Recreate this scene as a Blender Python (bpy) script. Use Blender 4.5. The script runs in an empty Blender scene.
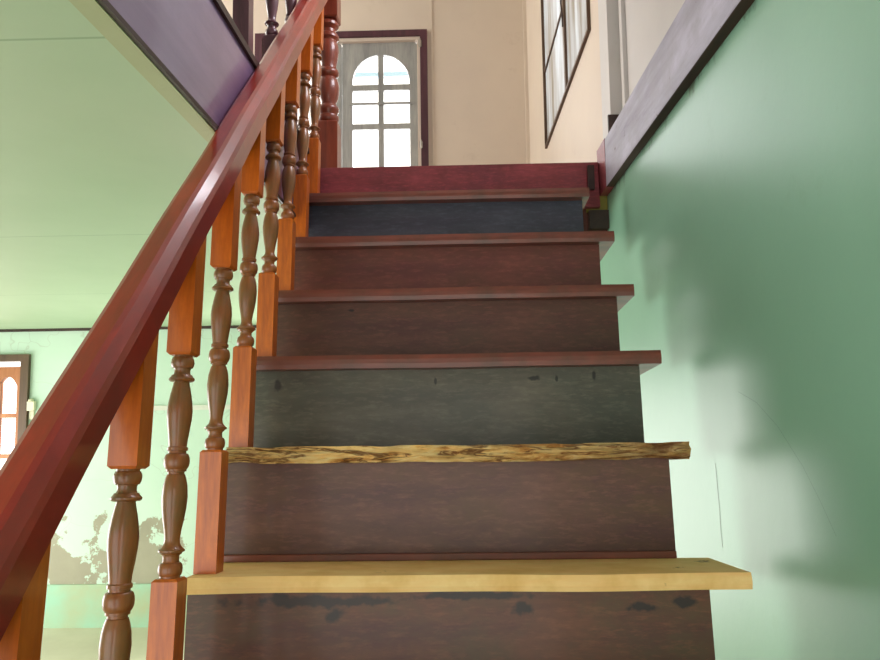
import bpy, math, random
from mathutils import Vector, Matrix, noise as mnoise
random.seed(7)
D = bpy.data
SC = bpy.context.scene
COL = SC.collection

# ------------------------------------------------------------------ camera
cam_d = D.cameras.new('camera')
cam_d.sensor_fit = 'HORIZONTAL'
cam_d.sensor_width = 36.0
cam_d.lens = 36.0 * 700.0 / 880.0
cam_d.clip_start = 0.02
cam = D.objects.new('camera', cam_d)
COL.objects.link(cam)
p, yw, rl = 0.0942, 0.0215, -0.0145
Rv = Vector((1, 0, 0)); Fv = Vector((0, math.cos(p), math.sin(p))); Uv = Vector((0, -math.sin(p), math.cos(p)))
Rz = Matrix.Rotation(yw, 3, 'Z')
Rv, Fv, Uv = Rz @ Rv, Rz @ Fv, Rz @ Uv
R2 = math.cos(rl) * Rv + math.sin(rl) * Uv
U2 = -math.sin(rl) * Rv + math.cos(rl) * Uv
m = Matrix((R2, U2, -Fv)).transposed().to_4x4()
m.translation = Vector((-0.4273, -1.2113, 0.2893))
cam.matrix_world = m
SC.camera = cam

# ------------------------------------------------------------------ world, lights, exposure
SC.view_settings.view_transform = 'Standard'
SC.view_settings.look = 'None'
SC.view_settings.gamma = 1.0
SC.view_settings.use_curve_mapping = False
SC.view_settings.exposure = 0.0
w = D.worlds.new('daylight'); SC.world = w; w.use_nodes = True
bg = w.node_tree.nodes['Background']
bg.inputs['Color'].default_value = (1.0, 0.97, 0.91, 1)
bg.inputs['Strength'].default_value = 2.6


def area(name, loc, direction, sx, sy, power, color):
    l = D.lights.new(name, 'AREA'); l.shape = 'RECTANGLE'; l.size = sx; l.size_y = sy
    l.energy = power; l.color = color
    o = D.objects.new(name, l); COL.objects.link(o)
    o.location = loc
    o.rotation_euler = Vector(direction).to_track_quat('-Z', 'Y').to_euler()
    return o


area('daylight_left_doorway', (-4.75, 2.2, -0.5), (1, 0, 0), 3.0, 1.5, 62, (1.0, 0.99, 0.95))
area('added_light_behind_stairs', (-1.3, 4.15, -0.45), (0, -1, 0), 0.7, 1.7, 45, (1.0, 0.99, 0.95))  # added behind the stairs to brighten the ceiling; no doorway is known there
area('daylight_arched_window', (-1.25, 5.0, 2.45), (0, -1, 0), 2.2, 2.2, 170, (0.95, 0.97, 1.0))
area('daylight_side_window', (0.75, 2.3, 2.55), (-1, 0, 0), 1.8, 1.7, 90, (0.92, 0.94, 1.0))
area('added_fill_upper_left', (-4.4, 2.6, 2.5), (1, 0, 0), 1.8, 1.6, 125, (1.0, 0.95, 0.90))  # added fill for the upstairs walls; the wall there has no window
area('daylight_high_side_window', (0.45, 0.65, 2.55), (-1, 0, 0), 1.0, 1.0, 46, (0.93, 0.91, 1.0))


# ------------------------------------------------------------------ materials
def newmat(name):
    mt = D.materials.new(name); mt.use_nodes = True
    nt = mt.node_tree
    return mt, nt, nt.nodes['Principled BSDF']


def N(nt, t, **kw):
    n = nt.nodes.new(t)
    for k, v in kw.items():
        setattr(n, k, v)
    return n


def coords(nt, scale=(1, 1, 1), rot=(0, 0, 0), loc=(0, 0, 0)):
    tc = N(nt, 'ShaderNodeTexCoord'); mp = N(nt, 'ShaderNodeMapping')
    mp.inputs['Scale'].default_value = scale
    mp.inputs['Rotation'].default_value = rot
    mp.inputs['Location'].default_value = loc
    nt.links.new(tc.outputs['Object'], mp.inputs['Vector'])
    return mp.outputs['Vector']


def noise(nt, vec, scale, detail=6, rough=0.6, dist=0.0):
    n = N(nt, 'ShaderNodeTexNoise')
    n.inputs['Scale'].default_value = scale; n.inputs['Detail'].default_value = detail
    n.inputs['Roughness'].default_value = rough; n.inputs['Distortion'].default_value = dist
    nt.links.new(vec, n.inputs['Vector'])
    return n.outputs['Fac']


def ramp(nt, fac, stops, interp='LINEAR'):
    r = N(nt, 'ShaderNodeValToRGB'); cr = r.color_ramp; cr.interpolation = interp
    while len(cr.elements) < len(stops):
        cr.elements.new(0.5)
    for e, (pos, c) in zip(cr.elements, stops):
        e.position = pos
        e.color = (c, c, c, 1) if isinstance(c, (int, float)) else (*c, 1)
    nt.links.new(fac, r.inputs['Fac'])
    return r.outputs['Color']


def mix(nt, fac, a, b, blend='MIX'):
    n = N(nt, 'ShaderNodeMix', data_type='RGBA', blend_type=blend)
    for sock, v in ((n.inputs[0], fac), (n.inputs[6], a), (n.inputs[7], b)):
        if isinstance(v, (int, float)):
            sock.default_value = v
        elif isinstance(v, tuple):
            sock.default_value = (*v, 1)
        else:
            nt.links.new(v, sock)
    return n.outputs[2]


def bump(nt, bsdf, h, strength, dist=0.002):
    b = N(nt, 'ShaderNodeBump'); b.inputs['Strength'].default_value = strength; b.inputs['Distance'].default_value = dist
    nt.links.new(h, b.inputs['Height']); nt.links.new(b.outputs['Normal'], bsdf.inputs['Normal']); nt.links.new(b.outputs['Normal'], bsdf.inputs['Coat Normal'])


def lin(r, g, b):
    f = lambda c: (c / 255 / 12.92) if c / 255 <= 0.04045 else ((c / 255 + 0.055) / 1.055) ** 2.4
    return (f(r), f(g), f(b))


def wood(name, light, dark, grain=(1, 1, 1), gscale=6.0, rough=0.45, coat=0.0, blot=None, bstr=0.25, stain=None, blot2=None, spots=None, spotcol=(0.01, 0.008, 0.008)):
    """grain: mapping scale, small along the grain direction."""
    mt, nt, b = newmat(name)
    v = coords(nt, grain)
    g = noise(nt, v, gscale, 8, 0.65, 0.6)
    g2 = noise(nt, v, gscale * 4, 6, 0.7)
    gg = N(nt, 'ShaderNodeMath', operation='MULTIPLY_ADD'); gg.inputs[1].default_value = 0.35
    nt.links.new(g2, gg.inputs[0]); nt.links.new(g, gg.inputs[2])
    c = ramp(nt, gg.outputs[0], [(0.45, dark), (0.85, light)])
    v1 = coords(nt)
    if blot:
        bl = ramp(nt, noise(nt, v1, 7, 5, 0.65), [(0.45, 0.0), (0.7, 1.0)])
        c = mix(nt, bl, c, blot)
    if blot2:
        b2 = ramp(nt, noise(nt, coords(nt, (0.5, 1, 1.4), loc=(7.3, 2.2, 4.1)), 9, 8, 0.75), [(0.46, 0.0), (0.66, 0.85)])
        c = mix(nt, b2, c, blot2)
        fine = ramp(nt, noise(nt, coords(nt, (0.25, 1, 1)), 130, 3, 0.7), [(0.5, 0.0), (0.8, 0.35)])
        c = mix(nt, fine, c, tuple(min(1, x * 2.2) for x in light))
    for (sx_, sz_, rx_, rz_) in (spots or []):
        vv = N(nt, 'ShaderNodeMix', data_type='RGBA', blend_type='ADD'); vv.inputs[0].default_value = 1.0
        nn = N(nt, 'ShaderNodeTexNoise'); nn.inputs['Scale'].default_value = 38; nn.inputs['Detail'].default_value = 6; nt.links.new(v1, nn.inputs['Vector'])
        sc_ = N(nt, 'ShaderNodeVectorMath', operation='MULTIPLY_ADD')
        sc_.inputs[1].default_value = (rx_ * 2.2, 0, rz_ * 2.6); sc_.inputs[2].default_value = (-rx_ * 1.1 - sx_, 0, -rz_ * 1.3 - sz_)
        nt.links.new(nn.outputs['Color'], sc_.inputs[0])
        ad_ = N(nt, 'ShaderNodeVectorMath', operation='ADD'); nt.links.new(v1, ad_.inputs[0]); nt.links.new(sc_.outputs[0], ad_.inputs[1])
        ml_ = N(nt, 'ShaderNodeVectorMath', operation='MULTIPLY'); ml_.inputs[1].default_value = (1 / rx_, 0, 1 / rz_); nt.links.new(ad_.outputs[0], ml_.inputs[0])
        ln_ = N(nt, 'ShaderNodeVectorMath', operation='LENGTH'); nt.links.new(ml_.outputs[0], ln_.inputs[0])
        c = mix(nt, ramp(nt, ln_.outputs['Value'], [(0.55, 0.88), (1.05, 0.0)]), c, spotcol)
    if stain:
        s2 = ramp(nt, noise(nt, coords(nt, (1, 1, 1), loc=(3.1, 1.7, 0.4)), 16, 4, 0.7), [(0.66, 0.0), (0.72, 1.0)])
        c = mix(nt, s2, c, stain)
    nt.links.new(c, b.inputs['Base Color'])
    b.inputs['Roughness'].default_value = rough
    b.inputs['Coat Weight'].default_value = coat
    b.inputs['Coat Roughness'].default_value = 0.1
    bump(nt, b, gg.outputs[0], bstr, 0.0015)
    return mt


GX = (0.12, 1, 1); GZ = (1, 1, 0.12); GY = (1, 0.12, 1)
M = {}
M['rail'] = wood('varnished_red_wood', lin(180, 50, 32), lin(120, 30, 20), (1, 0.2, 0.2), 14, 0.3, 0.6, blot=lin(138, 42, 30))
M['post'] = wood('varnished_orange_wood', lin(238, 126, 30), lin(166, 70, 15), GZ, 22, 0.36, 0.4, blot=lin(192, 90, 20))
M['turned'] = wood('turned_brown_wood', lin(182, 104, 46), lin(112, 58, 28), GZ, 20, 0.36, 0.4, blot=lin(112, 88, 48))
M['newel'] = wood('newel_red_wood', lin(150, 68, 44), lin(98, 38, 28), GZ, 18, 0.36, 0.5)
M['landing'] = wood('backlit_railing_wood', lin(112, 70, 84), lin(74, 42, 54), GZ, 18, 0.36, 0.5)  # railing wood darkened so that it looks backlit
M['tread'] = wood('dark_red_tread_wood', lin(140, 74, 58), lin(88, 44, 36), GX, 16, 0.4, 0.2, blot=lin(96, 62, 48))
M['tread_pale'] = wood('bare_pale_wood', lin(255, 220, 152), lin(248, 188, 114), GX, 14, 0.7, 0, blot=lin(232, 184, 106), stain=lin(150, 104, 54))
M['risers'] = {}
RC = {1: ((112, 76, 54), (70, 46, 36), (86, 76, 52), (84, 44, 44)), 2: ((116, 86, 78), (76, 52, 50), (100, 80, 62), (88, 56, 66)),
      3: ((116, 108, 92), (68, 62, 54), (88, 90, 78), (80, 78, 66)), 4: ((110, 76, 66), (66, 44, 40), (92, 70, 58), (86, 46, 50)),
      5: ((130, 80, 74), (86, 50, 48), (108, 74, 64), (110, 58, 66)), 6: ((84, 88, 104), (48, 52, 66), (66, 72, 86), (74, 70, 90)),
      7: ((176, 74, 82), (122, 46, 52), (126, 50, 54), (132, 56, 70))}
SPOTS = {1: [(-0.66, -0.044, 0.17, 0.012), (-0.64, -0.066, 0.022, 0.014), (-0.4, -0.038, 0.12, 0.008), (-0.12, -0.058, 0.03, 0.008), (-0.05, -0.05, 0.03, 0.009), (-0.32, -0.06, 0.02, 0.012)],
         3: [(-0.844, -0.063, 0.011, 0.017), (-0.476, -0.062, 0.004, 0.011), (-0.242, -0.056, 0.016, 0.007), (-0.192, -0.054, 0.005, 0.009), (-0.107, -0.051, 0.005, 0.011)],
         4: [(-0.7, -0.05, 0.01, 0.005)]}
for k, (a, b_, c_, d_) in RC.items():
    a, b_, c_, d_ = [tuple(x * (t_ if k in (1, 2, 4, 5) else 0.88) for x, t_ in zip(q_, (0.96, 0.84, 0.76))) for q_ in (a, b_, c_, d_)]
    M['risers'][k] = wood('riser_tone_%d' % k, lin(*a), lin(*b_), (0.16, 1, 1), 12, 0.5, 0.15, blot=lin(*c_), blot2=lin(*d_), spots=SPOTS.get(k))  # one colour set per riser, the slate one bluer than the rest
M['beam'] = wood('whitewashed_beam', lin(184, 182, 200), lin(126, 120, 138), GY, 12, 0.55, 0, blot=lin(150, 146, 158), bstr=0.5, stain=lin(86, 70, 66))
M['beam_under'] = wood('dark_beam_underside', lin(74, 48, 36), lin(36, 24, 20), GY, 12, 0.7)  # darker wood colour for the underside face of the beam
M['fascia'] = wood('daylight_tinted_board', lin(150, 124, 166), lin(114, 92, 132), GY, 7, 0.3, 0.6, blot=lin(128, 104, 144), spots=None)  # dark wood coloured lavender for the bluish daylight reflected on it
M['dark'] = wood('dark_trim_wood', lin(66, 44, 36), lin(38, 25, 22), GY, 12, 0.5)
M['floorwood'] = wood('upper_floor_boards', lin(120, 64, 48), lin(80, 40, 32), GY, 10, 0.5)
M['frame_dark'] = wood('purple_brown_frame', lin(92, 50, 60), lin(60, 30, 40), GZ, 12, 0.5)
M['frame_brown'] = wood('brown_window_frame', lin(104, 78, 56), lin(72, 52, 38), GZ, 12, 0.5)
M['sash_orange'] = wood('orange_brown_sash', lin(206, 138, 90), lin(160, 96, 56), GZ, 12, 0.5)
M['sash_grey'] = wood('grey_painted_sash', lin(172, 172, 166), lin(128, 130, 128), GZ, 14, 0.5)


def plaster(name, base, var, dirt=None, rough=0.6, seams=None, bstr=0.15, patches=None, top_stain=None):
    mt, nt, b = newmat(name)
    v = coords(nt)
    c = mix(nt, ramp(nt, noise(nt, v, 1.6, 5, 0.6), [(0.35, 0.0), (0.7, 1.0)]), base, var)
    if dirt:
        c = mix(nt, ramp(nt, noise(nt, coords(nt, loc=(5, 2, 1)), 6, 7, 0.75), [(0.6, 0.0), (0.85, 0.7)]), c, dirt)
    if seams:
        axis, period, phase, col = seams
        sp = N(nt, 'ShaderNodeSeparateXYZ'); nt.links.new(v, sp.inputs[0])
        a = N(nt, 'ShaderNodeMath', operation='ADD'); a.inputs[1].default_value = -phase + 100 * period
        nt.links.new(sp.outputs[axis], a.inputs[0])
        md = N(nt, 'ShaderNodeMath', operation='MODULO'); md.inputs[1].default_value = period
        nt.links.new(a.outputs[0], md.inputs[0])
        lt = N(nt, 'ShaderNodeMath', operation='LESS_THAN'); lt.inputs[1].default_value = 0.006
        nt.links.new(md.outputs[0], lt.inputs[0])
        f = N(nt, 'ShaderNodeMath', operation='MULTIPLY'); f.inputs[1].default_value = 0.55
        nt.links.new(lt.outputs[0], f.inputs[0])
        c = mix(nt, f.outputs[0], c, col)
    if patches:
        # flaked paint: bare plaster showing in the lower part of the wall
        z0, z1, col, col2 = patches
        sp = N(nt, 'ShaderNodeSeparateXYZ'); nt.links.new(v, sp.inputs[0])
        mr = N(nt, 'ShaderNodeMapRange'); mr.inputs[1].default_value = z0; mr.inputs[2].default_value = z1
        mr.inputs[3].default_value = 0.10; mr.inputs[4].default_value = -0.20
        nt.links.new(sp.outputs['Z'], mr.inputs[0])
        ad = N(nt, 'ShaderNodeMath', operation='ADD')
        nt.links.new(noise(nt, coords(nt, loc=(0.35, 0, 0.2)), 3.4, 8, 0.62), ad.inputs[0]); nt.links.new(mr.outputs[0], ad.inputs[1])
        mask = ramp(nt, ad.outputs[0], [(0.545, 0.0), (0.56, 1.0)])
        pc = mix(nt, noise(nt, v, 5, 4), col, col2)
        c = mix(nt, mask, c, pc)
        # thin wandering cracks
        vo = N(nt, 'ShaderNodeTexVoronoi', feature='DISTANCE_TO_EDGE'); vo.inputs['Scale'].default_value = 2.2
        wv = N(nt, 'ShaderNodeMix', data_type='RGBA', blend_type='ADD'); wv.inputs[0].default_value = 0.35
        nz = N(nt, 'ShaderNodeTexNoise'); nz.inputs['Scale'].default_value = 4; nt.links.new(v, nz.inputs['Vector'])
        nt.links.new(v, wv.inputs[6]); nt.links.new(nz.outputs['Color'], wv.inputs[7])
        nt.links.new(wv.outputs[2], vo.inputs['Vector'])
        ck = ramp(nt, vo.outputs['Distance'], [(0.0, 0.3), (0.006, 0.0)])
        c = mix(nt, ck, c, col2)
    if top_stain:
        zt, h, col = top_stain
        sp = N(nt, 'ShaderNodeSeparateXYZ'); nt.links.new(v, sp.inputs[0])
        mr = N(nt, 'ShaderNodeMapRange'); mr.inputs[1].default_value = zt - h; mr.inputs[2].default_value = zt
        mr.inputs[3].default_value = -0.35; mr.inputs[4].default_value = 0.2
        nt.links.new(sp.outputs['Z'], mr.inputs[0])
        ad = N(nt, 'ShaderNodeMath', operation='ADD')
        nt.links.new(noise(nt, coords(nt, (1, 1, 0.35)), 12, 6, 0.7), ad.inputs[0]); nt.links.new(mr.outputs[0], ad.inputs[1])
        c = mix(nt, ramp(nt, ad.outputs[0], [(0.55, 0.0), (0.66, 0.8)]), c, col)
    nt.links.new(c, b.inputs['Base Color'])
    b.inputs['Roughness'].default_value = rough
    bump(nt, b, noise(nt, v, 40, 4), bstr, 0.002)
    return mt


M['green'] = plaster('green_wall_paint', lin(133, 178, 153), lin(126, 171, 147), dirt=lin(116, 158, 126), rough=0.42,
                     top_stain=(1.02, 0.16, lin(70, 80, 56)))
M['mint'] = plaster('flaking_mint_wall_paint', lin(206, 228, 212), lin(196, 222, 204), rough=0.7,
                    patches=(-1.0, 0.05, lin(176, 170, 150), lin(150, 146, 126)))
M['mint_base'] = plaster('worn_mint_baseboard_paint', lin(160, 206, 180), lin(190, 176, 130), dirt=lin(196, 178, 128), rough=0.7)
M['ceiling'] = plaster('pale_green_ceiling_paint', lin(172, 192, 160), lin(164, 186, 152), rough=0.5, seams=('Y', 1.25, -0.2165, lin(110, 140, 104)), bstr=0.05)
M['cream_green'] = plaster('faded_green_strip_paint', lin(176, 180, 140), lin(160, 166, 124), dirt=lin(130, 130, 96))
M['cream'] = plaster('cream_wall_panels', lin(222, 208, 190), lin(214, 200, 184), dirt=lin(196, 178, 160), rough=0.6, bstr=0.05)
M['offwhite'] = plaster('grey_white_wall_paint', lin(214, 212, 208), lin(204, 202, 200), dirt=lin(180, 172, 160), rough=0.6, bstr=0.05)
M['concrete'] = plaster('pale_cement_floor', lin(206, 200, 176), lin(186, 180, 156), dirt=lin(160, 150, 126), rough=0.6)
M['plain_white'] = plaster('white_paint', lin(225, 225, 215), lin(215, 215, 205))


def simple(name, col, rough=0.5, metal=0.0):
    mt, nt, b = newmat(name)
    c = mix(nt, noise(nt, coords(nt), 30, 4), tuple(x * 0.85 for x in col), col)
    nt.links.new(c, b.inputs['Base Color'])
    b.inputs['Roughness'].default_value = rough; b.inputs['Metallic'].default_value = metal
    return mt


M['metal'] = simple('dull_steel', lin(190, 185, 175), 0.4, 0.8)
M['cream_plastic'] = simple('cream_plastic', lin(232, 226, 200), 0.4)
M['yellow'] = simple('yellow_lit_wall_tone', lin(140, 132, 50), 0.6)  # colour of yellowish light on the wall, put on an added board
M['crack'] = simple('faint_crack', lin(112, 148, 128), 0.6)
M['eave'] = simple('pale_blue_eave_paint', lin(120, 150, 165), 0.5)


def splinter():
    mt, nt, b = newmat('splintered_raw_wood')
    v = coords(nt, (0.25, 1, 1.6))
    a = noise(nt, v, 26, 8, 0.7, 1.2)
    c = ramp(nt, a, [(0.3, lin(96, 58, 22)), (0.4, lin(206, 148, 76)), (0.52, lin(250, 210, 136)), (0.7, lin(255, 236, 180))])
    gr = noise(nt, coords(nt, (0.3, 1, 1), loc=(1.3, 0, 0)), 6, 4)
    c = mix(nt, ramp(nt, gr, [(0.5, 0.0), (0.75, 0.75)]), c, lin(120, 80, 34))
    cv = noise(nt, coords(nt, (0.22, 1, 2.2), rot=(0, math.radians(9), 0), loc=(2, 0, 5)), 13, 5, 0.6, 1.5)
    c = mix(nt, ramp(nt, cv, [(0.44, 0.0), (0.485, 0.9), (0.5, 0.9), (0.53, 0.0)]), c, lin(104, 58, 20))
    sx = N(nt, 'ShaderNodeSeparateXYZ'); nt.links.new(coords(nt), sx.inputs[0])
    mr = N(nt, 'ShaderNodeMapRange'); mr.inputs[1].default_value = -0.9; mr.inputs[2].default_value = 0.04
    nt.links.new(sx.outputs['X'], mr.inputs[0])
    ends = ramp(nt, mr.outputs[0], [(0.0, 0.6), (0.14, 0.25), (0.3, 0.03), (0.62, 0.03), (0.78, 0.5), (0.95, 0.95)])
    dk = N(nt, 'ShaderNodeMath', operation='MULTIPLY'); nt.links.new(ends, dk.inputs[0])
    nt.links.new(ramp(nt, noise(nt, coords(nt, (0.5, 1, 1), loc=(4, 0, 0)), 18, 6, 0.7), [(0.35, 0.3), (0.6, 1.0)]), dk.inputs[1])
    c = mix(nt, dk.outputs[0], c, lin(112, 66, 26))
    nt.links.new(c, b.inputs['Base Color']); b.inputs['Roughness'].default_value = 0.8
    bump(nt, b, a, 0.9, 0.006)
    return mt


M['splinter'] = splinter()


def glass_clear():
    mt, nt, b = newmat('clear_window_glass')
    out = nt.nodes['Material Output']
    tr = N(nt, 'ShaderNodeBsdfTransparent'); gl = N(nt, 'ShaderNodeBsdfGlossy'); gl.inputs['Roughness'].default_value = 0.05
    fr = N(nt, 'ShaderNodeFresnel'); fr.inputs['IOR'].default_value = 1.45
    mx = N(nt, 'ShaderNodeMixShader')
    nt.links.new(fr.outputs[0], mx.inputs[0]); nt.links.new(tr.outputs[0], mx.inputs[1]); nt.links.new(gl.outputs[0], mx.inputs[2])
    nt.links.new(mx.outputs[0], out.inputs['Surface'])
    return mt


M['glass'] = glass_clear()


def glass_frosted():
    mt, nt, b = newmat('streaked_frosted_glass')
    v = coords(nt, (1, 1, 1), rot=(math.radians(38), 0, 0))
    s = noise(nt, coords(nt, (1, 2.6, 0.35), rot=(math.radians(30), 0, 0)), 3.0, 4, 0.55)
    c = ramp(nt, s, [(0.3, lin(150, 140, 122)), (0.5, lin(186, 186, 184)), (0.75, lin(222, 228, 232))])
    out = nt.nodes['Material Output']
    nt.links.new(c, b.inputs['Base Color']); b.inputs['Roughness'].default_value = 0.25
    tl = N(nt, 'ShaderNodeBsdfTranslucent'); nt.links.new(c, tl.inputs['Color'])
    mx = N(nt, 'ShaderNodeMixShader'); mx.inputs[0].default_value = 0.42
    nt.links.new(b.outputs[0], mx.inputs[1]); nt.links.new(tl.outputs[0], mx.inputs[2])
    nt.links.new(mx.outputs[0], out.inputs['Surface'])
    return mt


M['frosted'] = glass_frosted()


# ------------------------------------------------------------------ mesh helpers
class MB:
    def __init__(self):
        self.v = []; self.f = []; self.mi = []; self.sm = []

    def add(self, verts, faces, mi=0, smooth=False):
        o = len(self.v)
        self.v += [tuple(x) for x in verts]
        for f in faces:
            self.f.append(tuple(i + o for i in f)); self.mi.append(mi); self.sm.append(smooth)

    def box(self, a, b, mi=0, mis=None):
        x0, y0, z0 = a; x1, y1, z1 = b
        vs = [(x0, y0, z0), (x1, y0, z0), (x1, y1, z0), (x0, y1, z0), (x0, y0, z1), (x1, y0, z1), (x1, y1, z1), (x0, y1, z1)]
        fs = [(0, 3, 2, 1), (4, 5, 6, 7), (0, 1, 5, 4), (1, 2, 6, 5), (2, 3, 7, 6), (3, 0, 4, 7)]   # bottom top front right back left
        for i, f in enumerate(fs):
            self.add([vs[j] for j in f], [(0, 1, 2, 3)], mis[i] if mis else mi)

    def solid_box(self, a, b, mi=0):
        x0, y0, z0 = a; x1, y1, z1 = b
        self.add([(x0, y0, z0), (x1, y0, z0), (x1, y1, z0), (x0, y1, z0), (x0, y0, z1), (x1, y0, z1), (x1, y1, z1), (x0, y1, z1)],
                 [(0, 3, 2, 1), (4, 5, 6, 7), (0, 1, 5, 4), (1, 2, 6, 5), (2, 3, 7, 6), (3, 0, 4, 7)], mi)

    def loops(self, rings, mi=0, smooth=False, closed=True, caps=True):
        """rings: list of equal-length vertex loops, bridged in order."""
        n = len(rings[0]); vs = [v for r in rings for v in r]; fs = []
        for k in range(len(rings) - 1):
            for i in range(n if closed else n - 1):
                j = (i + 1) % n
                fs.append((k * n + i, k * n + j, (k + 1) * n + j, (k + 1) * n + i))
        self.add(vs, fs, mi, smooth)
        if caps:
            self.add(rings[0], [tuple(reversed(range(n)))], mi)
            self.add(rings[-1], [tuple(range(n))], mi)

    def lathe(self, prof, seg=28, cx=0, cy=0, mi=0):
        rings = [[(cx + r * math.cos(2 * math.pi * i / seg), cy + r * math.sin(2 * math.pi * i / seg), z) for i in range(seg)] for r, z in prof]
        self.loops(rings, mi, True)

    def build(self, name, mats, parent=None, bevel=0.0, weld=True):
        me = D.meshes.new(name)
        me.from_pydata(self.v, [], self.f)
        smooth_any = any(self.sm)
        if not isinstance(mats, (list, tuple)):
            mats = [mats]
        for m_ in mats:
            me.materials.append(m_)
        for pl, mi, s in zip(me.polygons, self.mi, self.sm):
            pl.material_index = mi; pl.use_smooth = s
        if weld:
            import bmesh
            bm = bmesh.new(); bm.from_mesh(me)
            bmesh.ops.remove_doubles(bm, verts=bm.verts, dist=1e-6)
            bmesh.ops.recalc_face_normals(bm, faces=bm.faces)
            bm.to_mesh(me); bm.free()
        if smooth_any:
            me.set_sharp_from_angle(angle=math.radians(38))
        o = D.objects.new(name, me); COL.objects.link(o)
        if parent is not None:
            o.parent = parent
        if bevel:
            bv = o.modifiers.new('bevel', 'BEVEL'); bv.width = bevel; bv.segments = 2; bv.limit_method = 'ANGLE'; bv.angle_limit = math.radians(50)
        return o


def empty(name, loc=(0, 0, 0), rot=(0, 0, 0)):
    o = D.objects.new(name, None); COL.objects.link(o); o.location = loc; o.rotation_euler = rot
    o.empty_display_size = 0.1
    return o


def tag(o, label=None, cat=None, group=None, kind=None):
    if label: o['label'] = label
    if cat: o['category'] = cat
    if group: o['group'] = group
    if kind: o['kind'] = kind
    return o


def struct(o, label=None, cat=None):
    o['kind'] = 'structure'
    return tag(o, label, cat)


def sbox(name, a, b, mats, label, cat, mis=None, bevel=0.0):
    mb = MB()
    if mis: mb.box(a, b, mis=mis)
    else: mb.solid_box(a, b)
    return struct(mb.build(name, mats, bevel=bevel), label, cat)


# ------------------------------------------------------------------ the setting
XF = -0.925      # face of the upper floor edge, left of the stairwell
XW = 0.118       # green wall
YB = 3.95        # far wall
ZC = 0.835       # underside of the upper floor
ZU = 1.11        # upper floor level
ZF = -1.33       # lower floor
YN = -3.0        # nothing is built nearer than this
XL = -4.6

sbox('floor', (XL, YN, ZF - 0.1), (XW + 0.1, YB, ZF), M['concrete'], 'pale cement floor of the room beside the stairs', 'floor')
sbox('floor', (XL, YN, ZC + 0.012), (XF, YB, ZU), M['floorwood'], 'upper floor slab left of the stairwell', 'floor')
sbox('floor', (XF, 1.235, ZC + 0.012), (0.31, YB, ZU), M['floorwood'], 'upper landing floor at the head of the stairs', 'floor')
sbox('ceiling', (XL, YN, ZC), (-0.942, YB, ZC + 0.012), M['ceiling'], 'pale green boarded ceiling over the lower room', 'ceiling')
sbox('ceiling', (-0.942, 1.235, ZC), (XW, YB, ZC + 0.012), M['ceiling'], 'pale green ceiling behind the stairs', 'ceiling')
sbox('ceiling', (XL, YN, 3.75), (0.31, YB + 0.1, 3.8), M['plain_white'], 'white ceiling of the upper floor', 'ceiling')

# right side: green wall under the beam, pale walls above
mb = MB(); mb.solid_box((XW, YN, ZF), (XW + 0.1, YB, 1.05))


def crack(pts, wd, mi=1):
    for (ya, za), (yb, zb) in zip(pts[:-1], pts[1:]):
        d = Vector((yb - ya, zb - za)).normalized(); nx_, nz_ = -d.y * wd, d.x * wd
        mb.add([(XW - 0.0004, ya - nx_, za - nz_), (XW - 0.0004, yb - nx_, zb - nz_), (XW - 0.0004, yb + nx_, zb + nz_), (XW - 0.0004, ya + nx_, za + nz_)], [(0, 1, 2, 3)], mi)


crack([(0.30, 0.14), (0.295, 0.10), (0.289, 0.05), (0.287, 0.0), (0.282, -0.03)], 0.0009)
crack([(0.16, 0.29), (0.08, 0.27), (0.0, 0.23), (-0.08, 0.17), (-0.13, 0.12), (-0.165, 0.08)], 0.0004, 2)
crack([(0.217, -0.089), (0.212, -0.094)], 0.003)
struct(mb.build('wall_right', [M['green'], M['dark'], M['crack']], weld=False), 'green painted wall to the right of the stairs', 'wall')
mb = MB()
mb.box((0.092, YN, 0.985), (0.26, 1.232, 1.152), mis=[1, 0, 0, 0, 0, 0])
struct(mb.build('trim_1', [M['beam'], M['beam_under']], bevel=0.003), 'peeling whitewashed beam along the top of the green wall', 'beam')
sbox('trim_2', (0.05, 1.2, 0.865), (0.117, 1.235, 0.93), M['dark'], 'dark wooden block under the far end of the beam', 'trim')
sbox('trim_13', (0.045, 1.215, 0.93), (0.117, 1.235, 0.985), M['yellow'], 'added yellow board standing in for yellowish light on the wall', 'trim')  # no real board; its yellow stands for light on the wall behind
sbox('trim_14', (0.0905, 1.11, 0.984), (0.2, 1.236, 1.1535), M['risers'][7], 'maroon painted end of the whitewashed beam', 'trim')
sbox('trim_15', (0.046, 1.18, 1.0), (0.068, 1.2, 1.085), M['dark'], 'dark block between the maroon riser and the beam', 'trim')
mb = MB()
mb.solid_box((0.21, YN, 1.1), (0.31, 0.15, 3.75)); mb.solid_box((0.21, 1.15, 1.1), (0.31, 1.3, 3.75))
mb.solid_box((0.21, 0.15, 1.1), (0.31, 1.15, 2.05)); mb.solid_box((0.21, 0.15, 3.05), (0.31, 1.15, 3.75))
struct(mb.build('wall_right', M['offwhite'], weld=False), 'off-white upper wall above the whitewashed beam', 'wall')
sbox('wall_front_blocker', (XL, YN - 0.1, ZU), (0.31, YN, 3.75), M['offwhite'], 'unseen off-white upper wall added at the front to block sky light', 'wall')  # unseen wall added to keep sky light off the stairwell
sbox('wall_pier', (0.16, 1.3, ZU), (0.31, 1.44, 3.75), M['offwhite'], 'grey-white pier at the head of the stairs', 'wall')
sbox('trim_3', (0.195, 1.225, 1.158), (0.21, 1.262, 3.75), M['offwhite'], 'narrow pale batten beside the pier', 'trim')
sbox('baseboard_right', (0.148, 1.288, ZU), (0.205, 1.3, 1.31), M['dark'], 'short dark skirting at the foot of the pier', 'baseboard')

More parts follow.
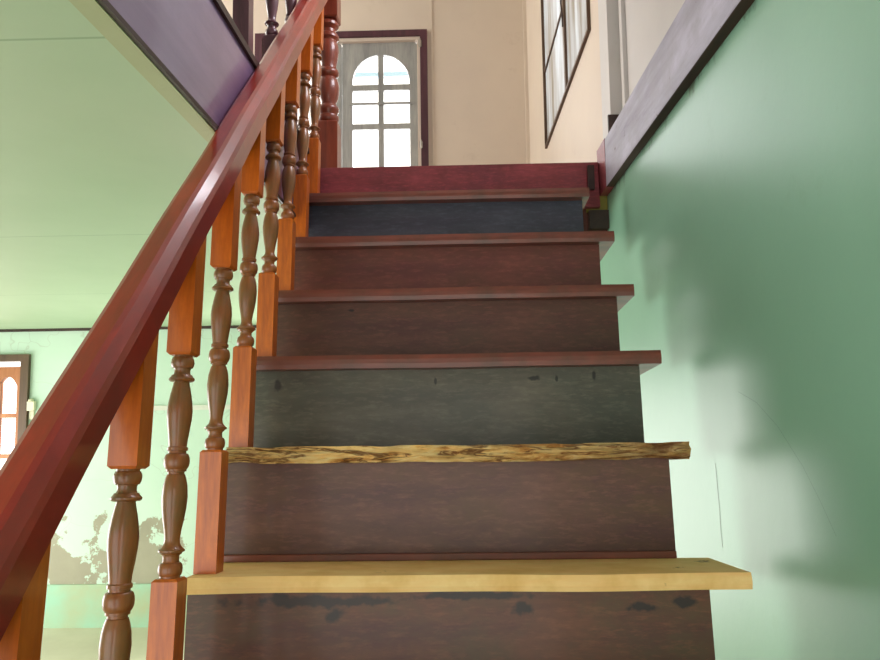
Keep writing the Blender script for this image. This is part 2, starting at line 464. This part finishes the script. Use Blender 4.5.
# upper right wall with an opening for the side window
WY0, WY1, WZ0, WZ1 = 1.59, 3.0, 1.80, 3.35
mb = MB()
mb.solid_box((0.16, 1.44, ZU), (0.26, WY0, 3.75)); mb.solid_box((0.16, WY1, ZU), (0.26, YB, 3.75))
mb.solid_box((0.16, WY0, ZU), (0.26, WY1, WZ0)); mb.solid_box((0.16, WY0, WZ1), (0.26, WY1, 3.75))
struct(mb.build('wall_right', M['cream'], weld=False), 'cream upper wall holding the streaked side window', 'wall')

# far wall, lower and upper part, with openings
BX0, BX1, BZ0, BZ1 = -1.935, -0.605, 1.72, 3.10      # double arched window
CX0, CX1, CZ0, CZ1 = -4.5, -3.60, -0.75, 0.645       # brown window below
mb = MB(); Y0, Y1 = YB, YB + 0.1
mb.solid_box((CX1, Y0, ZF), (-1.7, Y1, ZC + 0.01)); mb.solid_box((-0.9, Y0, ZF), (XW + 0.1, Y1, ZC + 0.01)); mb.solid_box((-1.7, Y0, 0.45), (-0.9, Y1, ZC + 0.01)); mb.solid_box((XL, Y0, ZF), (CX0, Y1, ZC + 0.01))  # opening behind the stairs added for the light placed there
mb.solid_box((CX0, Y0, ZF), (CX1, Y1, CZ0)); mb.solid_box((CX0, Y0, CZ1), (CX1, Y1, ZC + 0.01))
struct(mb.build('wall_back', M['mint'], weld=False), 'mint green far wall with flaking paint', 'wall')
mb = MB()
mb.solid_box((XL, Y0, ZC + 0.01), (BX0, Y1, 3.75)); mb.solid_box((BX1, Y0, ZC + 0.01), (0.31, Y1, 3.75))
mb.solid_box((BX0, Y0, ZC + 0.01), (BX1, Y1, BZ0)); mb.solid_box((BX0, Y0, BZ1), (BX1, Y1, 3.75))
struct(mb.build('wall_back', M['cream'], weld=False), 'cream upper far wall around the arched window', 'wall')
sbox('trim_4', (XL, YB - 0.02, ZC - 0.02), (-0.2, YB, ZC), M['dark'], 'thin dark cornice where ceiling meets mint wall', 'trim')
sbox('baseboard_back', (XL, YB - 0.018, ZF), (-1.7, YB, -1.03), M['mint_base'], 'worn painted baseboard band along the mint wall', 'baseboard')
sbox('trim_5', (-2.70, YB - 0.015, 0.215), (-1.7, YB, 0.25), M['plain_white'], 'thin white horizontal strip on the mint wall', 'trim')
sbox('trim_6', (0.135, YB - 0.03, ZU), (0.16, YB, 3.75), M['cream'], 'cream batten in the upper far corner', 'trim')
sbox('trim_7', (-0.575, YB - 0.008, ZU), (-0.565, YB, 3.56), M['cream'], 'thin cream panel batten right of the arched window', 'trim')
sbox('trim_8', (XL, YB - 0.012, 3.56), (0.135, YB, 3.585), M['cream'], 'cream rail high on the upper far wall', 'trim')
# left wall with a doorway for the daylight
mb = MB()
mb.solid_box((XL - 0.1, YN, ZF), (XL, 0.7, 3.75)); mb.solid_box((XL - 0.1, 3.85, ZF), (XL, YB, 3.75)); mb.solid_box((XL - 0.1, 0.7, 0.3), (XL, 3.85, 3.75))
struct(mb.build('wall_left', M['mint'], weld=False), 'mint wall at the far left of the lower room', 'wall')

# edge of the upper floor
sbox('trim_9', (XF, YN, ZC + 0.012), (XF + 0.014, 1.235, ZU - 0.01), M['fascia'], 'dark wood board coloured with lavender daylight on the upper floor edge', 'fascia')
sbox('trim_10', (-0.942, YN, ZC - 0.006), (-0.907, 1.235, ZC + 0.012), M['cream_green'], 'pale green strip along the ceiling edge', 'trim')
sbox('trim_11', (-0.907, YN, ZC - 0.004), (-0.9, 1.235, ZC + 0.006), M['dark'], 'dark moulding under the tinted board', 'trim')
sbox('trim_12', (XF - 0.03, YN, ZU - 0.01), (XF + 0.022, 1.235, ZU + 0.008), M['dark'], 'dark nosing on top of the tinted board', 'trim')


# ------------------------------------------------------------------ windows
def arch_sash(mb, x0, x1, z0, z1, ox0, ox1, oz0, zs, y0, y1):
    """board x0..x1 z0..z1 with an opening ox0..ox1, bottom oz0, arch springing at zs."""
    cx = (ox0 + ox1) / 2; r = (ox1 - ox0) / 2
    inner = [(ox0, oz0), (ox0, zs)]; outer = [(x0, z0), (x0, zs)]
    ca = math.atan2(z1 - zs, cx - x0)
    angs = sorted(set([math.pi - ca, ca] + [math.pi * k / 28 for k in range(1, 28)]), reverse=True)
    for a in angs:
        dx, dz = math.cos(a), math.sin(a)
        inner.append((cx + r * dx, zs + r * dz))
        t = min(((x1 - cx) / dx if dx > 1e-6 else 1e9), ((x0 - cx) / dx if dx < -1e-6 else 1e9), (z1 - zs) / dz if dz > 1e-6 else 1e9)
        outer.append((cx + t * dx, zs + t * dz))
    inner += [(ox1, zs), (ox1, oz0)]; outer += [(x1, zs), (x1, z0)]
    n = len(inner)
    rings = [[(a, y0, b) for a, b in outer], [(a, y0, b) for a, b in inner], [(a, y1, b) for a, b in inner], [(a, y1, b) for a, b in outer]]
    vs = [v for r_ in rings for v in r_]; fs = []
    for k in range(4):
        for i in range(n):
            j = (i + 1) % n
            fs.append((k * n + i, k * n + j, ((k + 1) % 4) * n + j, ((k + 1) % 4) * n + i))
    mb.add(vs, fs)


w1 = struct(empty('window_1', (-1.27, YB, BZ0)), 'double casement window with arched panes on the upper far wall', 'window')
w1.location = (0, 0, 0)
mb = MB(); fy0, fy1 = YB - 0.025, YB + 0.09
mb.solid_box((BX1 - 0.055, fy0, BZ0), (BX1, fy1, BZ1)); mb.solid_box((BX0, fy0, BZ0), (BX0 + 0.055, fy1, BZ1))
mb.solid_box((BX0 + 0.055, fy0, BZ1 - 0.045), (BX1 - 0.055, fy1, BZ1)); mb.solid_box((BX0 + 0.055, fy0, BZ0), (BX1 - 0.055, fy1, BZ0 + 0.05))
mb.build('window_frame', M['frame_dark'], w1, weld=False)
mb = MB()
mb.solid_box((BX1 - 0.08, YB + 0.0, BZ0 + 0.05), (BX1 - 0.055, fy1, BZ1 - 0.07)); mb.solid_box((BX0 + 0.055, YB + 0.0, BZ0 + 0.05), (BX0 + 0.08, fy1, BZ1 - 0.07))
mb.solid_box((BX0 + 0.055, YB + 0.0, BZ1 - 0.07), (BX1 - 0.055, fy1, BZ1 - 0.045))
mb.build('stop_bead', M['cream'], w1, weld=False)['label'] = 'cream inner bead'
sx0, sx1 = BX0 + 0.08, BX1 - 0.08; smid = -1.27
for side, (a, b) in enumerate(((sx0, smid - 0.002), (smid + 0.002, sx1))):
    mb = MB(); sy0, sy1 = YB + 0.035, YB + 0.07
    o0, o1 = (a + 0.062, b - 0.085) if side == 0 else (a + 0.078, b - 0.062)
    oc = (o0 + o1) / 2
    ZS = 2.712
    arch_sash(mb, a, b, BZ0 + 0.05, BZ1 - 0.07, o0, o1, 1.97, ZS, sy0, sy1)
    s = mb.build('sash', M['sash_grey'], w1)
    s['label'] = 'right grey sash with arched opening' if side else 'left grey sash behind the railing'
    mb = MB(); mb.solid_box((o0 - 0.01, sy0 + 0.012, 1.96), (o1 + 0.01, sy0 + 0.016, ZS + (o1 - o0) / 2 + 0.01))
    mb.build('pane', M['glass'], s)
    mb = MB(); my0, my1 = sy0 + 0.002, sy1 - 0.002
    mb.solid_box((oc - 0.021, my0, 1.97), (oc + 0.021, my1, ZS + (o1 - o0) / 2))
    mb.solid_box((o0, my0 + 0.001, 2.648), (o1, my1 - 0.001, 2.694)); mb.solid_box((o0, my0 + 0.001, 2.338), (o1, my1 - 0.001, 2.382))
    mb.build('muntin', M['sash_grey'], s, weld=False)
    mb = MB(); mb.solid_box((o0 - 0.02, sy0 - 0.012, 2.528), (o1 + 0.02, sy0, 2.546))
    mb.build('bar', M['sash_grey'], s)
for hz in (2.16, 2.96):
    mb = MB(); mb.solid_box((BX1 - 0.066, fy0 - 0.004, hz), (BX1 - 0.044, fy0, hz + 0.05))
    mb.lathe([(0.006, hz - 0.005), (0.006, hz + 0.06)], 10, BX1 - 0.055, fy0 - 0.008)
    mb.build('hinge', M['metal'], w1, weld=False)['label'] = 'steel hinge'

w2 = struct(empty('window_2'), 'side window with two streaked pale panes on the upper right wall', 'window')
mb = MB(); e = 0.014
mb.solid_box((0.146, WY0, WZ0), (0.25, WY0 + e, WZ1)); mb.solid_box((0.146, WY1 - e, WZ0), (0.25, WY1, WZ1))
mb.solid_box((0.146, WY0 + e, WZ0), (0.25, WY1 - e, WZ0 + e)); mb.solid_box((0.146, WY0 + e, WZ1 - e), (0.25, WY1 - e, WZ1))
mb.build('window_frame', M['frame_brown'], w2, weld=False)
mb = MB(); mb.solid_box((0.15, 2.19, WZ0 + e), (0.2, 2.225, WZ1 - e))
mb.build('mullion', M['frame_brown'], w2)
mb = MB(); mb.solid_box((0.154, 2.225, 2.28), (0.18, WY1 - e, 2.294))
mb.build('glazing_bar', M['frame_brown'], w2)
for a, b in ((WY0 + e, 2.19), (2.225, WY1 - e)):
    mb = MB(); mb.solid_box((0.162, a, WZ0 + e), (0.166, b, WZ1 - e)); mb.build('pane', M['frosted'], w2)
mb = MB()
pts = [(0.145, 2.215 + 0.018 * math.sin(k * 0.9), 2.36 - 0.035 * k) for k in range(7)]
mb.loops([[(x + 0.004 * math.cos(q), y + 0.004 * math.sin(q), z) for q in (0, 1.57, 3.14, 4.71)] for x, y, z in pts])
mb.build('latch', M['dark'], w2)

w3 = struct(empty('window_3'), 'brown wooden window with scalloped sash on the mint far wall', 'window')
mb = MB(); fy0, fy1 = YB - 0.03, YB + 0.09
mb.solid_box((CX1 - 0.06, fy0, CZ0), (CX1, fy1, CZ1)); mb.solid_box((CX0, fy0, CZ0), (CX0 + 0.06, fy1, CZ1))
mb.solid_box((CX0 + 0.06, fy0, CZ1 - 0.05), (CX1 - 0.06, fy1, CZ1)); mb.solid_box((CX0 + 0.06, fy0, CZ0), (CX1 - 0.06, fy1, CZ0 + 0.05))
mb.build('window_frame', M['frame_brown'], w3, weld=False)
mid = (CX0 + CX1) / 2
for a, b in ((CX0 + 0.06, mid - 0.002), (mid + 0.002, CX1 - 0.06)):
    sy0, sy1 = YB + 0.02, YB + 0.06
    zt = CZ1 - 0.09; st = 0.05
    # sash with scalloped head
    mb = MB()
    mb.solid_box((a, sy0, CZ0 + 0.05), (a + st, sy1, zt)); mb.solid_box((b - st, sy0, CZ0 + 0.05), (b, sy1, zt)); mb.solid_box((a + st, sy0, CZ0 + 0.05), (b - st, sy1, CZ0 + 0.12))
    xm = (a + b) / 2
    cols = []
    for k in range(25):
        t = k / 24; x = a + st + t * (b - a - 2 * st)
        u = abs((t * 2) % 1.0 - 0.5) * 2       # two scallops
        cols.append((x, zt - 0.075 - 0.07 * (u ** 2.2)))
    for (xa, za), (xb, zb) in zip(cols[:-1], cols[1:]):
        mb.add([(xa, sy0, za), (xb, sy0, zb), (xb, sy0, zt), (xa, sy0, zt), (xa, sy1, za), (xb, sy1, zb), (xb, sy1, zt), (xa, sy1, zt)],
               [(0, 1, 2, 3), (7, 6, 5, 4), (0, 4, 5, 1), (3, 2, 6, 7)])
    s = mb.build('sash', M['sash_orange'], w3, weld=False)
    mb = MB(); mb.solid_box((xm - 0.018, sy0 + 0.004, CZ0 + 0.12), (xm + 0.018, sy1 - 0.004, zt - 0.08))
    for z in (0.19, -0.11, -0.42):
        mb.solid_box((a + st, sy0 + 0.006, z - 0.016), (b - st, sy1 - 0.006, z + 0.016))
    mb.build('muntin', M['sash_orange'], s, weld=False)
    mb = MB(); mb.solid_box((a + st, sy0 + 0.018, CZ0 + 0.12), (b - st, sy0 + 0.021, zt - 0.05)); mb.build('pane', M['glass'], s)

w4 = struct(empty('window_4'), 'high side window above the stairs on the right wall', 'window')
mb = MB()
mb.solid_box((0.2, 0.15, 2.05), (0.3, 0.18, 3.05)); mb.solid_box((0.2, 1.12, 2.05), (0.3, 1.15, 3.05)); mb.solid_box((0.2, 0.18, 2.05), (0.3, 1.12, 2.08)); mb.solid_box((0.2, 0.18, 3.02), (0.3, 1.12, 3.05))
mb.solid_box((0.22, 0.635, 2.08), (0.28, 0.665, 3.02))
mb.build('window_frame', M['frame_brown'], w4, weld=False)

# pale eave outside, seen through the arch
mb = MB()
mb.solid_box((-2.6, 4.62, 3.06), (0.6, 4.66, 3.10))
tag(mb.build('roof_eave', M['eave']), 'pale blue eave line outside seen through the arched panes', 'eave')

# small fitting beside the brown window
mb = MB(); fx, fz = -3.575, 0.235
mb.solid_box((fx - 0.02, YB - 0.012, fz - 0.075), (fx + 0.02, YB, fz - 0.01))
mb.solid_box((fx - 0.03, YB - 0.03, fz - 0.01), (fx + 0.03, YB, fz + 0.06))
mb.lathe([(0.02, fz + 0.06), (0.018, fz + 0.075), (0.008, fz + 0.08)], 12, fx, YB - 0.02)
tag(mb.build('wall_switch', M['cream_plastic'], weld=False, bevel=0.004), 'small cream fitting on the wall right of the brown window', 'switch')

# ------------------------------------------------------------------ staircase (leans slightly back)
TI = 0.1043; ct, st_ = math.cos(TI), math.sin(TI)
RUN, RISE = 0.177, 0.2095
XT0, XT1 = -0.893, 0.038
DZ = {1: -0.011, 3: 0.007, 4: 0.002, 2: 0.003}
stair = tag(empty('staircase', (0, 0, 0), (-TI, 0, 0)), 'steep wooden staircase with dark risers and two pale bare treads', 'staircase')
PALE = {1: 'pale bare wood tread board', 2: 'tread with splintered broken front edge'}


def tread_mesh(n, x0, x1, depth, th, seed, rough=0.0):
    """board with a rounded front edge; rough>0 chews the front face."""
    mb = MB(); rnd = random.Random(seed)
    nx = 220 if rough else 24
    nf = 12 if rough else 3
    rings = []
    for i in range(nx + 1):
        t = i / nx; x = x0 + (x1 - x0) * t
        wob = 0.0012 * math.sin(7 * t + seed) + 0.0008 * math.sin(17 * t + 2 * seed)
        sec = [(x, depth, 0.0)]
        prof = []
        for k in range(nf + 1):
            a = k / nf
            z = -th * a
            y = 0.0
            if a < 0.12 or a > 0.88: y += 0.003
            if rough:
                y += 0.004
                q1 = mnoise.noise(Vector((x * 9 + seed, a * 3.0, 0.3))) * 0.009
                q2 = mnoise.noise(Vector((x * 30, a * 7 + seed, 2.3))) * 0.006
                q3 = mnoise.noise(Vector((x * 80, a * 20, 5.3))) * 0.002
                y += 1.5 * (q1 + q2 + q3)
                if a > 0.55:
                    y += max(0, mnoise.noise(Vector((x * 6 + 4, 1.0, seed)))) * 0.03 * (a - 0.55) / 0.45
                    z += max(0, mnoise.noise(Vector((x * 11 + 2, 3.0, seed)))) * 0.008 * (a - 0.55) / 0.45
                if a < 0.3:
                    z -= max(0, mnoise.noise(Vector((x * 13, 6.0, seed)))) * 0.006 * (0.3 - a) / 0.3
            prof.append((x, y + wob, z + wob * 0.6))
        sec += prof + [(x, depth, -th)]
        rings.append(sec)
    n = len(rings[0])
    vs = [v for r in rings for v in r]; 
    for k in range(nx):
        for i in range(n):
            j = (i + 1) % n
            front = 1 <= i <= nf
            mb.add([rings[k][i], rings[k][j], rings[k + 1][j], rings[k + 1][i]], [(0, 1, 2, 3)], 1 if (front and rough) else 0, bool(rough and front))
    mb.add(rings[0], [tuple(reversed(range(n)))], 0); mb.add(rings[-1], [tuple(range(n))], 0)
    return mb


NLOW = -5
for n in range(NLOW, 7):
    y0, z0 = (n - 1) * RUN, (n - 1) * RISE + DZ.get(n, 0)
    rough = 1.0 if n == 2 else 0.0
    x1 = XT1 + {1: 0.022, 2: -0.004, 3: 0.005, 6: -0.028}.get(n, 0.0)
    th = {1: 0.027, 2: 0.034}.get(n, 0.031)
    mb = tread_mesh(n, XT0 - (0.012 if n > 2 else 0), x1, RUN + 0.03, th, n + 11, rough)
    mt = M['tread_pale'] if n == 1 else M['tread']
    o = mb.build('tread', [mt, M['splinter']], stair)
    o.location = (0, y0, z0)
    if n in PALE: o['label'] = PALE[n]
    # riser under this tread
    mb = MB()
    xr = {6: -0.008}.get(n, 0.0)
    mb.solid_box((XT0 - (0.018 if n > 2 else 0.006), 0.034, -RISE - 0.004), (xr, 0.052, -th + (0.012 if n == 2 else 0.002)))
    r = mb.build('riser', M['risers'].get(n, M['risers'][1]), stair, bevel=0.0015)
    r.location = (0, y0, z0)
    if n in (1, 2, 3, 4, 5, 6):
        r['label'] = {1: 'dark brown riser with black stains below the pale tread', 2: 'plain purple-brown riser', 3: 'grey-green riser with dark spots',
                      4: 'dark maroon riser', 5: 'reddish brown riser', 6: 'slate blue riser'}[n]
# strip at the foot of riser 2
mb = MB(); y0 = RUN; z0 = -0.011
mb.solid_box((XT0 - 0.004, y0 + 0.022, z0 + 0.0), (-0.002, y0 + 0.034, z0 + 0.014))
mb.build('base_strip', M['tread'], stair, bevel=0.002)['label'] = 'reddish strip at the foot of a riser'
# top riser, in front of the landing
mb = MB()
mb.solid_box((XT0 - 0.024, 6 * RUN + 0.029, 5 * RISE + 0.012), (0.088, 6 * RUN + 0.05, 6 * RISE - 0.03))
mb.build('riser', M['risers'][7], stair, bevel=0.0015)['label'] = 'maroon riser under the landing edge'

# ------------------------------------------------------------------ stair railing
PROF = [(0, .0150), (.008, .0150), (.012, .0168), (.025, .0180), (.04, .0182), (.055, .0172), (.064, .0152), (.066, .0130), (.075, .0122), (.09, .0122), (.098, .0132), (.1, .0152), (.108, .0166), (.112, .0198), (.12, .0200), (.124, .0176), (.136, .0140), (.146, .0122),
        (.165, .0114), (.2, .0128), (.25, .016), (.3, .0184), (.35, .0195), (.4, .0182), (.43, .0160), (.45, .0138), (.452, .0126), (.462, .0126), (.464, .0154), (.474, .0154), (.476, .0164),
        (.486, .0184), (.498, .0194), (.512, .0196), (.526, .0190), (.538, .0176), (.544, .0160), (.546, .0136), (.556, .0134), (.558, .0158), (.572, .0158), (.576, .0138), (.6, .0144), (.65, .0168), (.70, .0190),
        (.74, .0196), (.78, .0184), (.82, .0160), (.85, .0138), (.87, .0124), (.876, .0122), (.878, .0176), (.884, .0200), (.892, .0200), (.9, .0172), (.908, .0158), (.91, .0136),
        (.918, .0124), (.932, .0124), (.94, .0134), (.942, .0158), (.952, .0174), (.967, .0182), (.98, .0176), (.99, .0162), (.992, .0150), (1.0, .0150)]
BX = -0.880; BH = 0.020; BASE = 0.215; TURN = 0.345


def baluster(parent, x, y, z, ztop, ztop_back=None, bot=0.0):
    """square foot, turned middle, square head (head top may slope)."""
    mb = MB()
    h = BH

    def sq(z_, s=h): return [(-s, -s, z_), (s, -s, z_), (s, s, z_), (-s, s, z_)]
    mb.lathe([(r, BASE + t * TURN) for t, r in PROF], 28)
    o = mb.build('baluster', M['turned'], parent)
    o.location = (x, y, z)
    mb = MB(); mb.loops([sq(bot), sq(BASE - 0.004), sq(BASE, h - 0.004)])
    mb.build('foot_block', M['post'], o)
    zt = BASE + TURN
    tb = ztop if ztop_back is None else ztop_back
    mb = MB(); mb.loops([sq(zt, h - 0.004), sq(zt + 0.004), [(-h, -h, ztop), (h, -h, ztop), (h, h, tb), (-h, h, tb)]])
    mb.build('head_block', M['post'], o)
    return o


railing = tag(empty('stair_railing', (0, 0, 0), (-TI, 0, 0)), 'red-brown wooden stair railing with turned balusters on the left', 'railing')
RZ0, RM = 0.597, 0.965                  # underside of the rail in the house frame: z = RZ0 + RM * y
ly0, lz0 = -RZ0 * st_, RZ0 * ct
lm = (st_ + RM * ct) / (ct - RM * st_)  # same line in the leaning frame


def rail_under(y): return lz0 + lm * (y - ly0)


for n in range(-2, 7):
    y = (n - 1) * RUN + 0.062
    z = (n - 1) * RISE + DZ.get(n, 0)
    y += {-2: -0.04, -1: 0.010}.get(n, 0); z += {-1: 0.028}.get(n, 0)
    baluster(railing, BX + 0.008 - 0.0035 * max(n, 0) + {-1: 0.001, -2: 0.002, 1: 0.002}.get(n, 0), y, z, rail_under(y - BH) - z + 0.02, rail_under(y + BH) - z + 0.02)

SEC = [(-0.026, 0.0), (0.026, 0.0), (0.032, 0.008), (0.0325, 0.044), (0.029, 0.053), (0.019, 0.0665), (0.012, 0.0695), (-0.012, 0.0695), (-0.019, 0.0665), (-0.029, 0.053), (-0.0325, 0.044), (-0.032, 0.008)]
mb = MB(); th = math.atan(lm); rings = []
for k in range(61):
    t = k / 60
    # ends in the house frame y -0.98 .. 1.262
    Y = -0.98 + t * (1.254 + 0.98); Zh = RZ0 + RM * Y
    ly, lz = Y * ct - Zh * st_, Y * st_ + Zh * ct
    wb = -0.004 * t + 0.0008 * math.sin(k * 0.7)
    rings.append([(BX + u + wb, ly - v * math.sin(th), lz + v * math.cos(th)) for u, v in SEC])
mb.loops(rings, 0, False)
mb.build('handrail', M['rail'], railing, bevel=0.0025)['label'] = 'glossy red handrail'

# newel post at the head of the stairs, standing upright
newel = tag(empty('newel_post', (-0.884, 1.292, ZU)), 'thick turned newel post where the handrail meets the landing', 'post')
hs = 0.04
mb = MB()
sq = lambda z_, s=hs: [(-s, -s, z_), (s, -s, z_), (s, s, z_), (-s, s, z_)]
mb.loops([sq(0.0), sq(0.185), sq(0.192, hs - 0.006)])
mb.build('base', M['newel'], newel)
mb = MB()
NP = [(.03, .19), (.036, .195), (.04, .205), (.038, .217), (.031, .222), (.033, .228), (.0385, .236), (.0395, .245), (.036, .254), (.029, .26), (.029, .268), (.033, .28), (.0385, .30), (.0405, .32),
      (.0385, .342), (.034, .358), (.029, .366), (.032, .37), (.0385, .377), (.0395, .387), (.036, .395), (.030, .40), (.029, .41), (.033, .43), (.037, .455), (.0385, .475),
      (.036, .495), (.031, .508), (.0335, .512), (.039, .518), (.0395, .527), (.035, .534), (.028, .54), (.027, .552), (.032, .558), (.0385, .566), (.0385, .576), (.033, .583), (.03, .588)]
mb.lathe(NP, 32)
mb.build('turned_shaft', M['newel'], newel)
mb = MB(); mb.loops([sq(0.588, hs - 0.005), sq(0.594), sq(0.78), sq(0.786, hs - 0.006)])
mb.build('head_block', M['newel'], newel)
mb = MB(); mb.lathe([(.03, .786), (.04, .795), (.04, .805), (.02, .812), (.018, .82), (.034, .84), (.038, .86), (.03, .885), (.01, .9), (.002, .902)], 28)
mb.build('finial', M['newel'], newel)

# railing of the landing, along the edge of the upper floor
lr = tag(empty('landing_railing', (-0.945, 0, ZU + 0.008)), 'balustrade coloured dark as if backlit, on the upper floor edge above the tinted board', 'railing')
for y in (0.2, 0.45, 0.72, 0.95):
    o = baluster(lr, 0, y, 0, 0.74)
    for q_ in [o] + [c for c in D.objects if c.parent == o]:
        q_.data.materials[0] = M['landing']
mb = MB()
ring = lambda y: [(u, y, 0.72 + v) for u, v in SEC]
mb.loops([ring(0.0), ring(1.251)])
mb.build('handrail', M['rail'], lr, bevel=0.002)
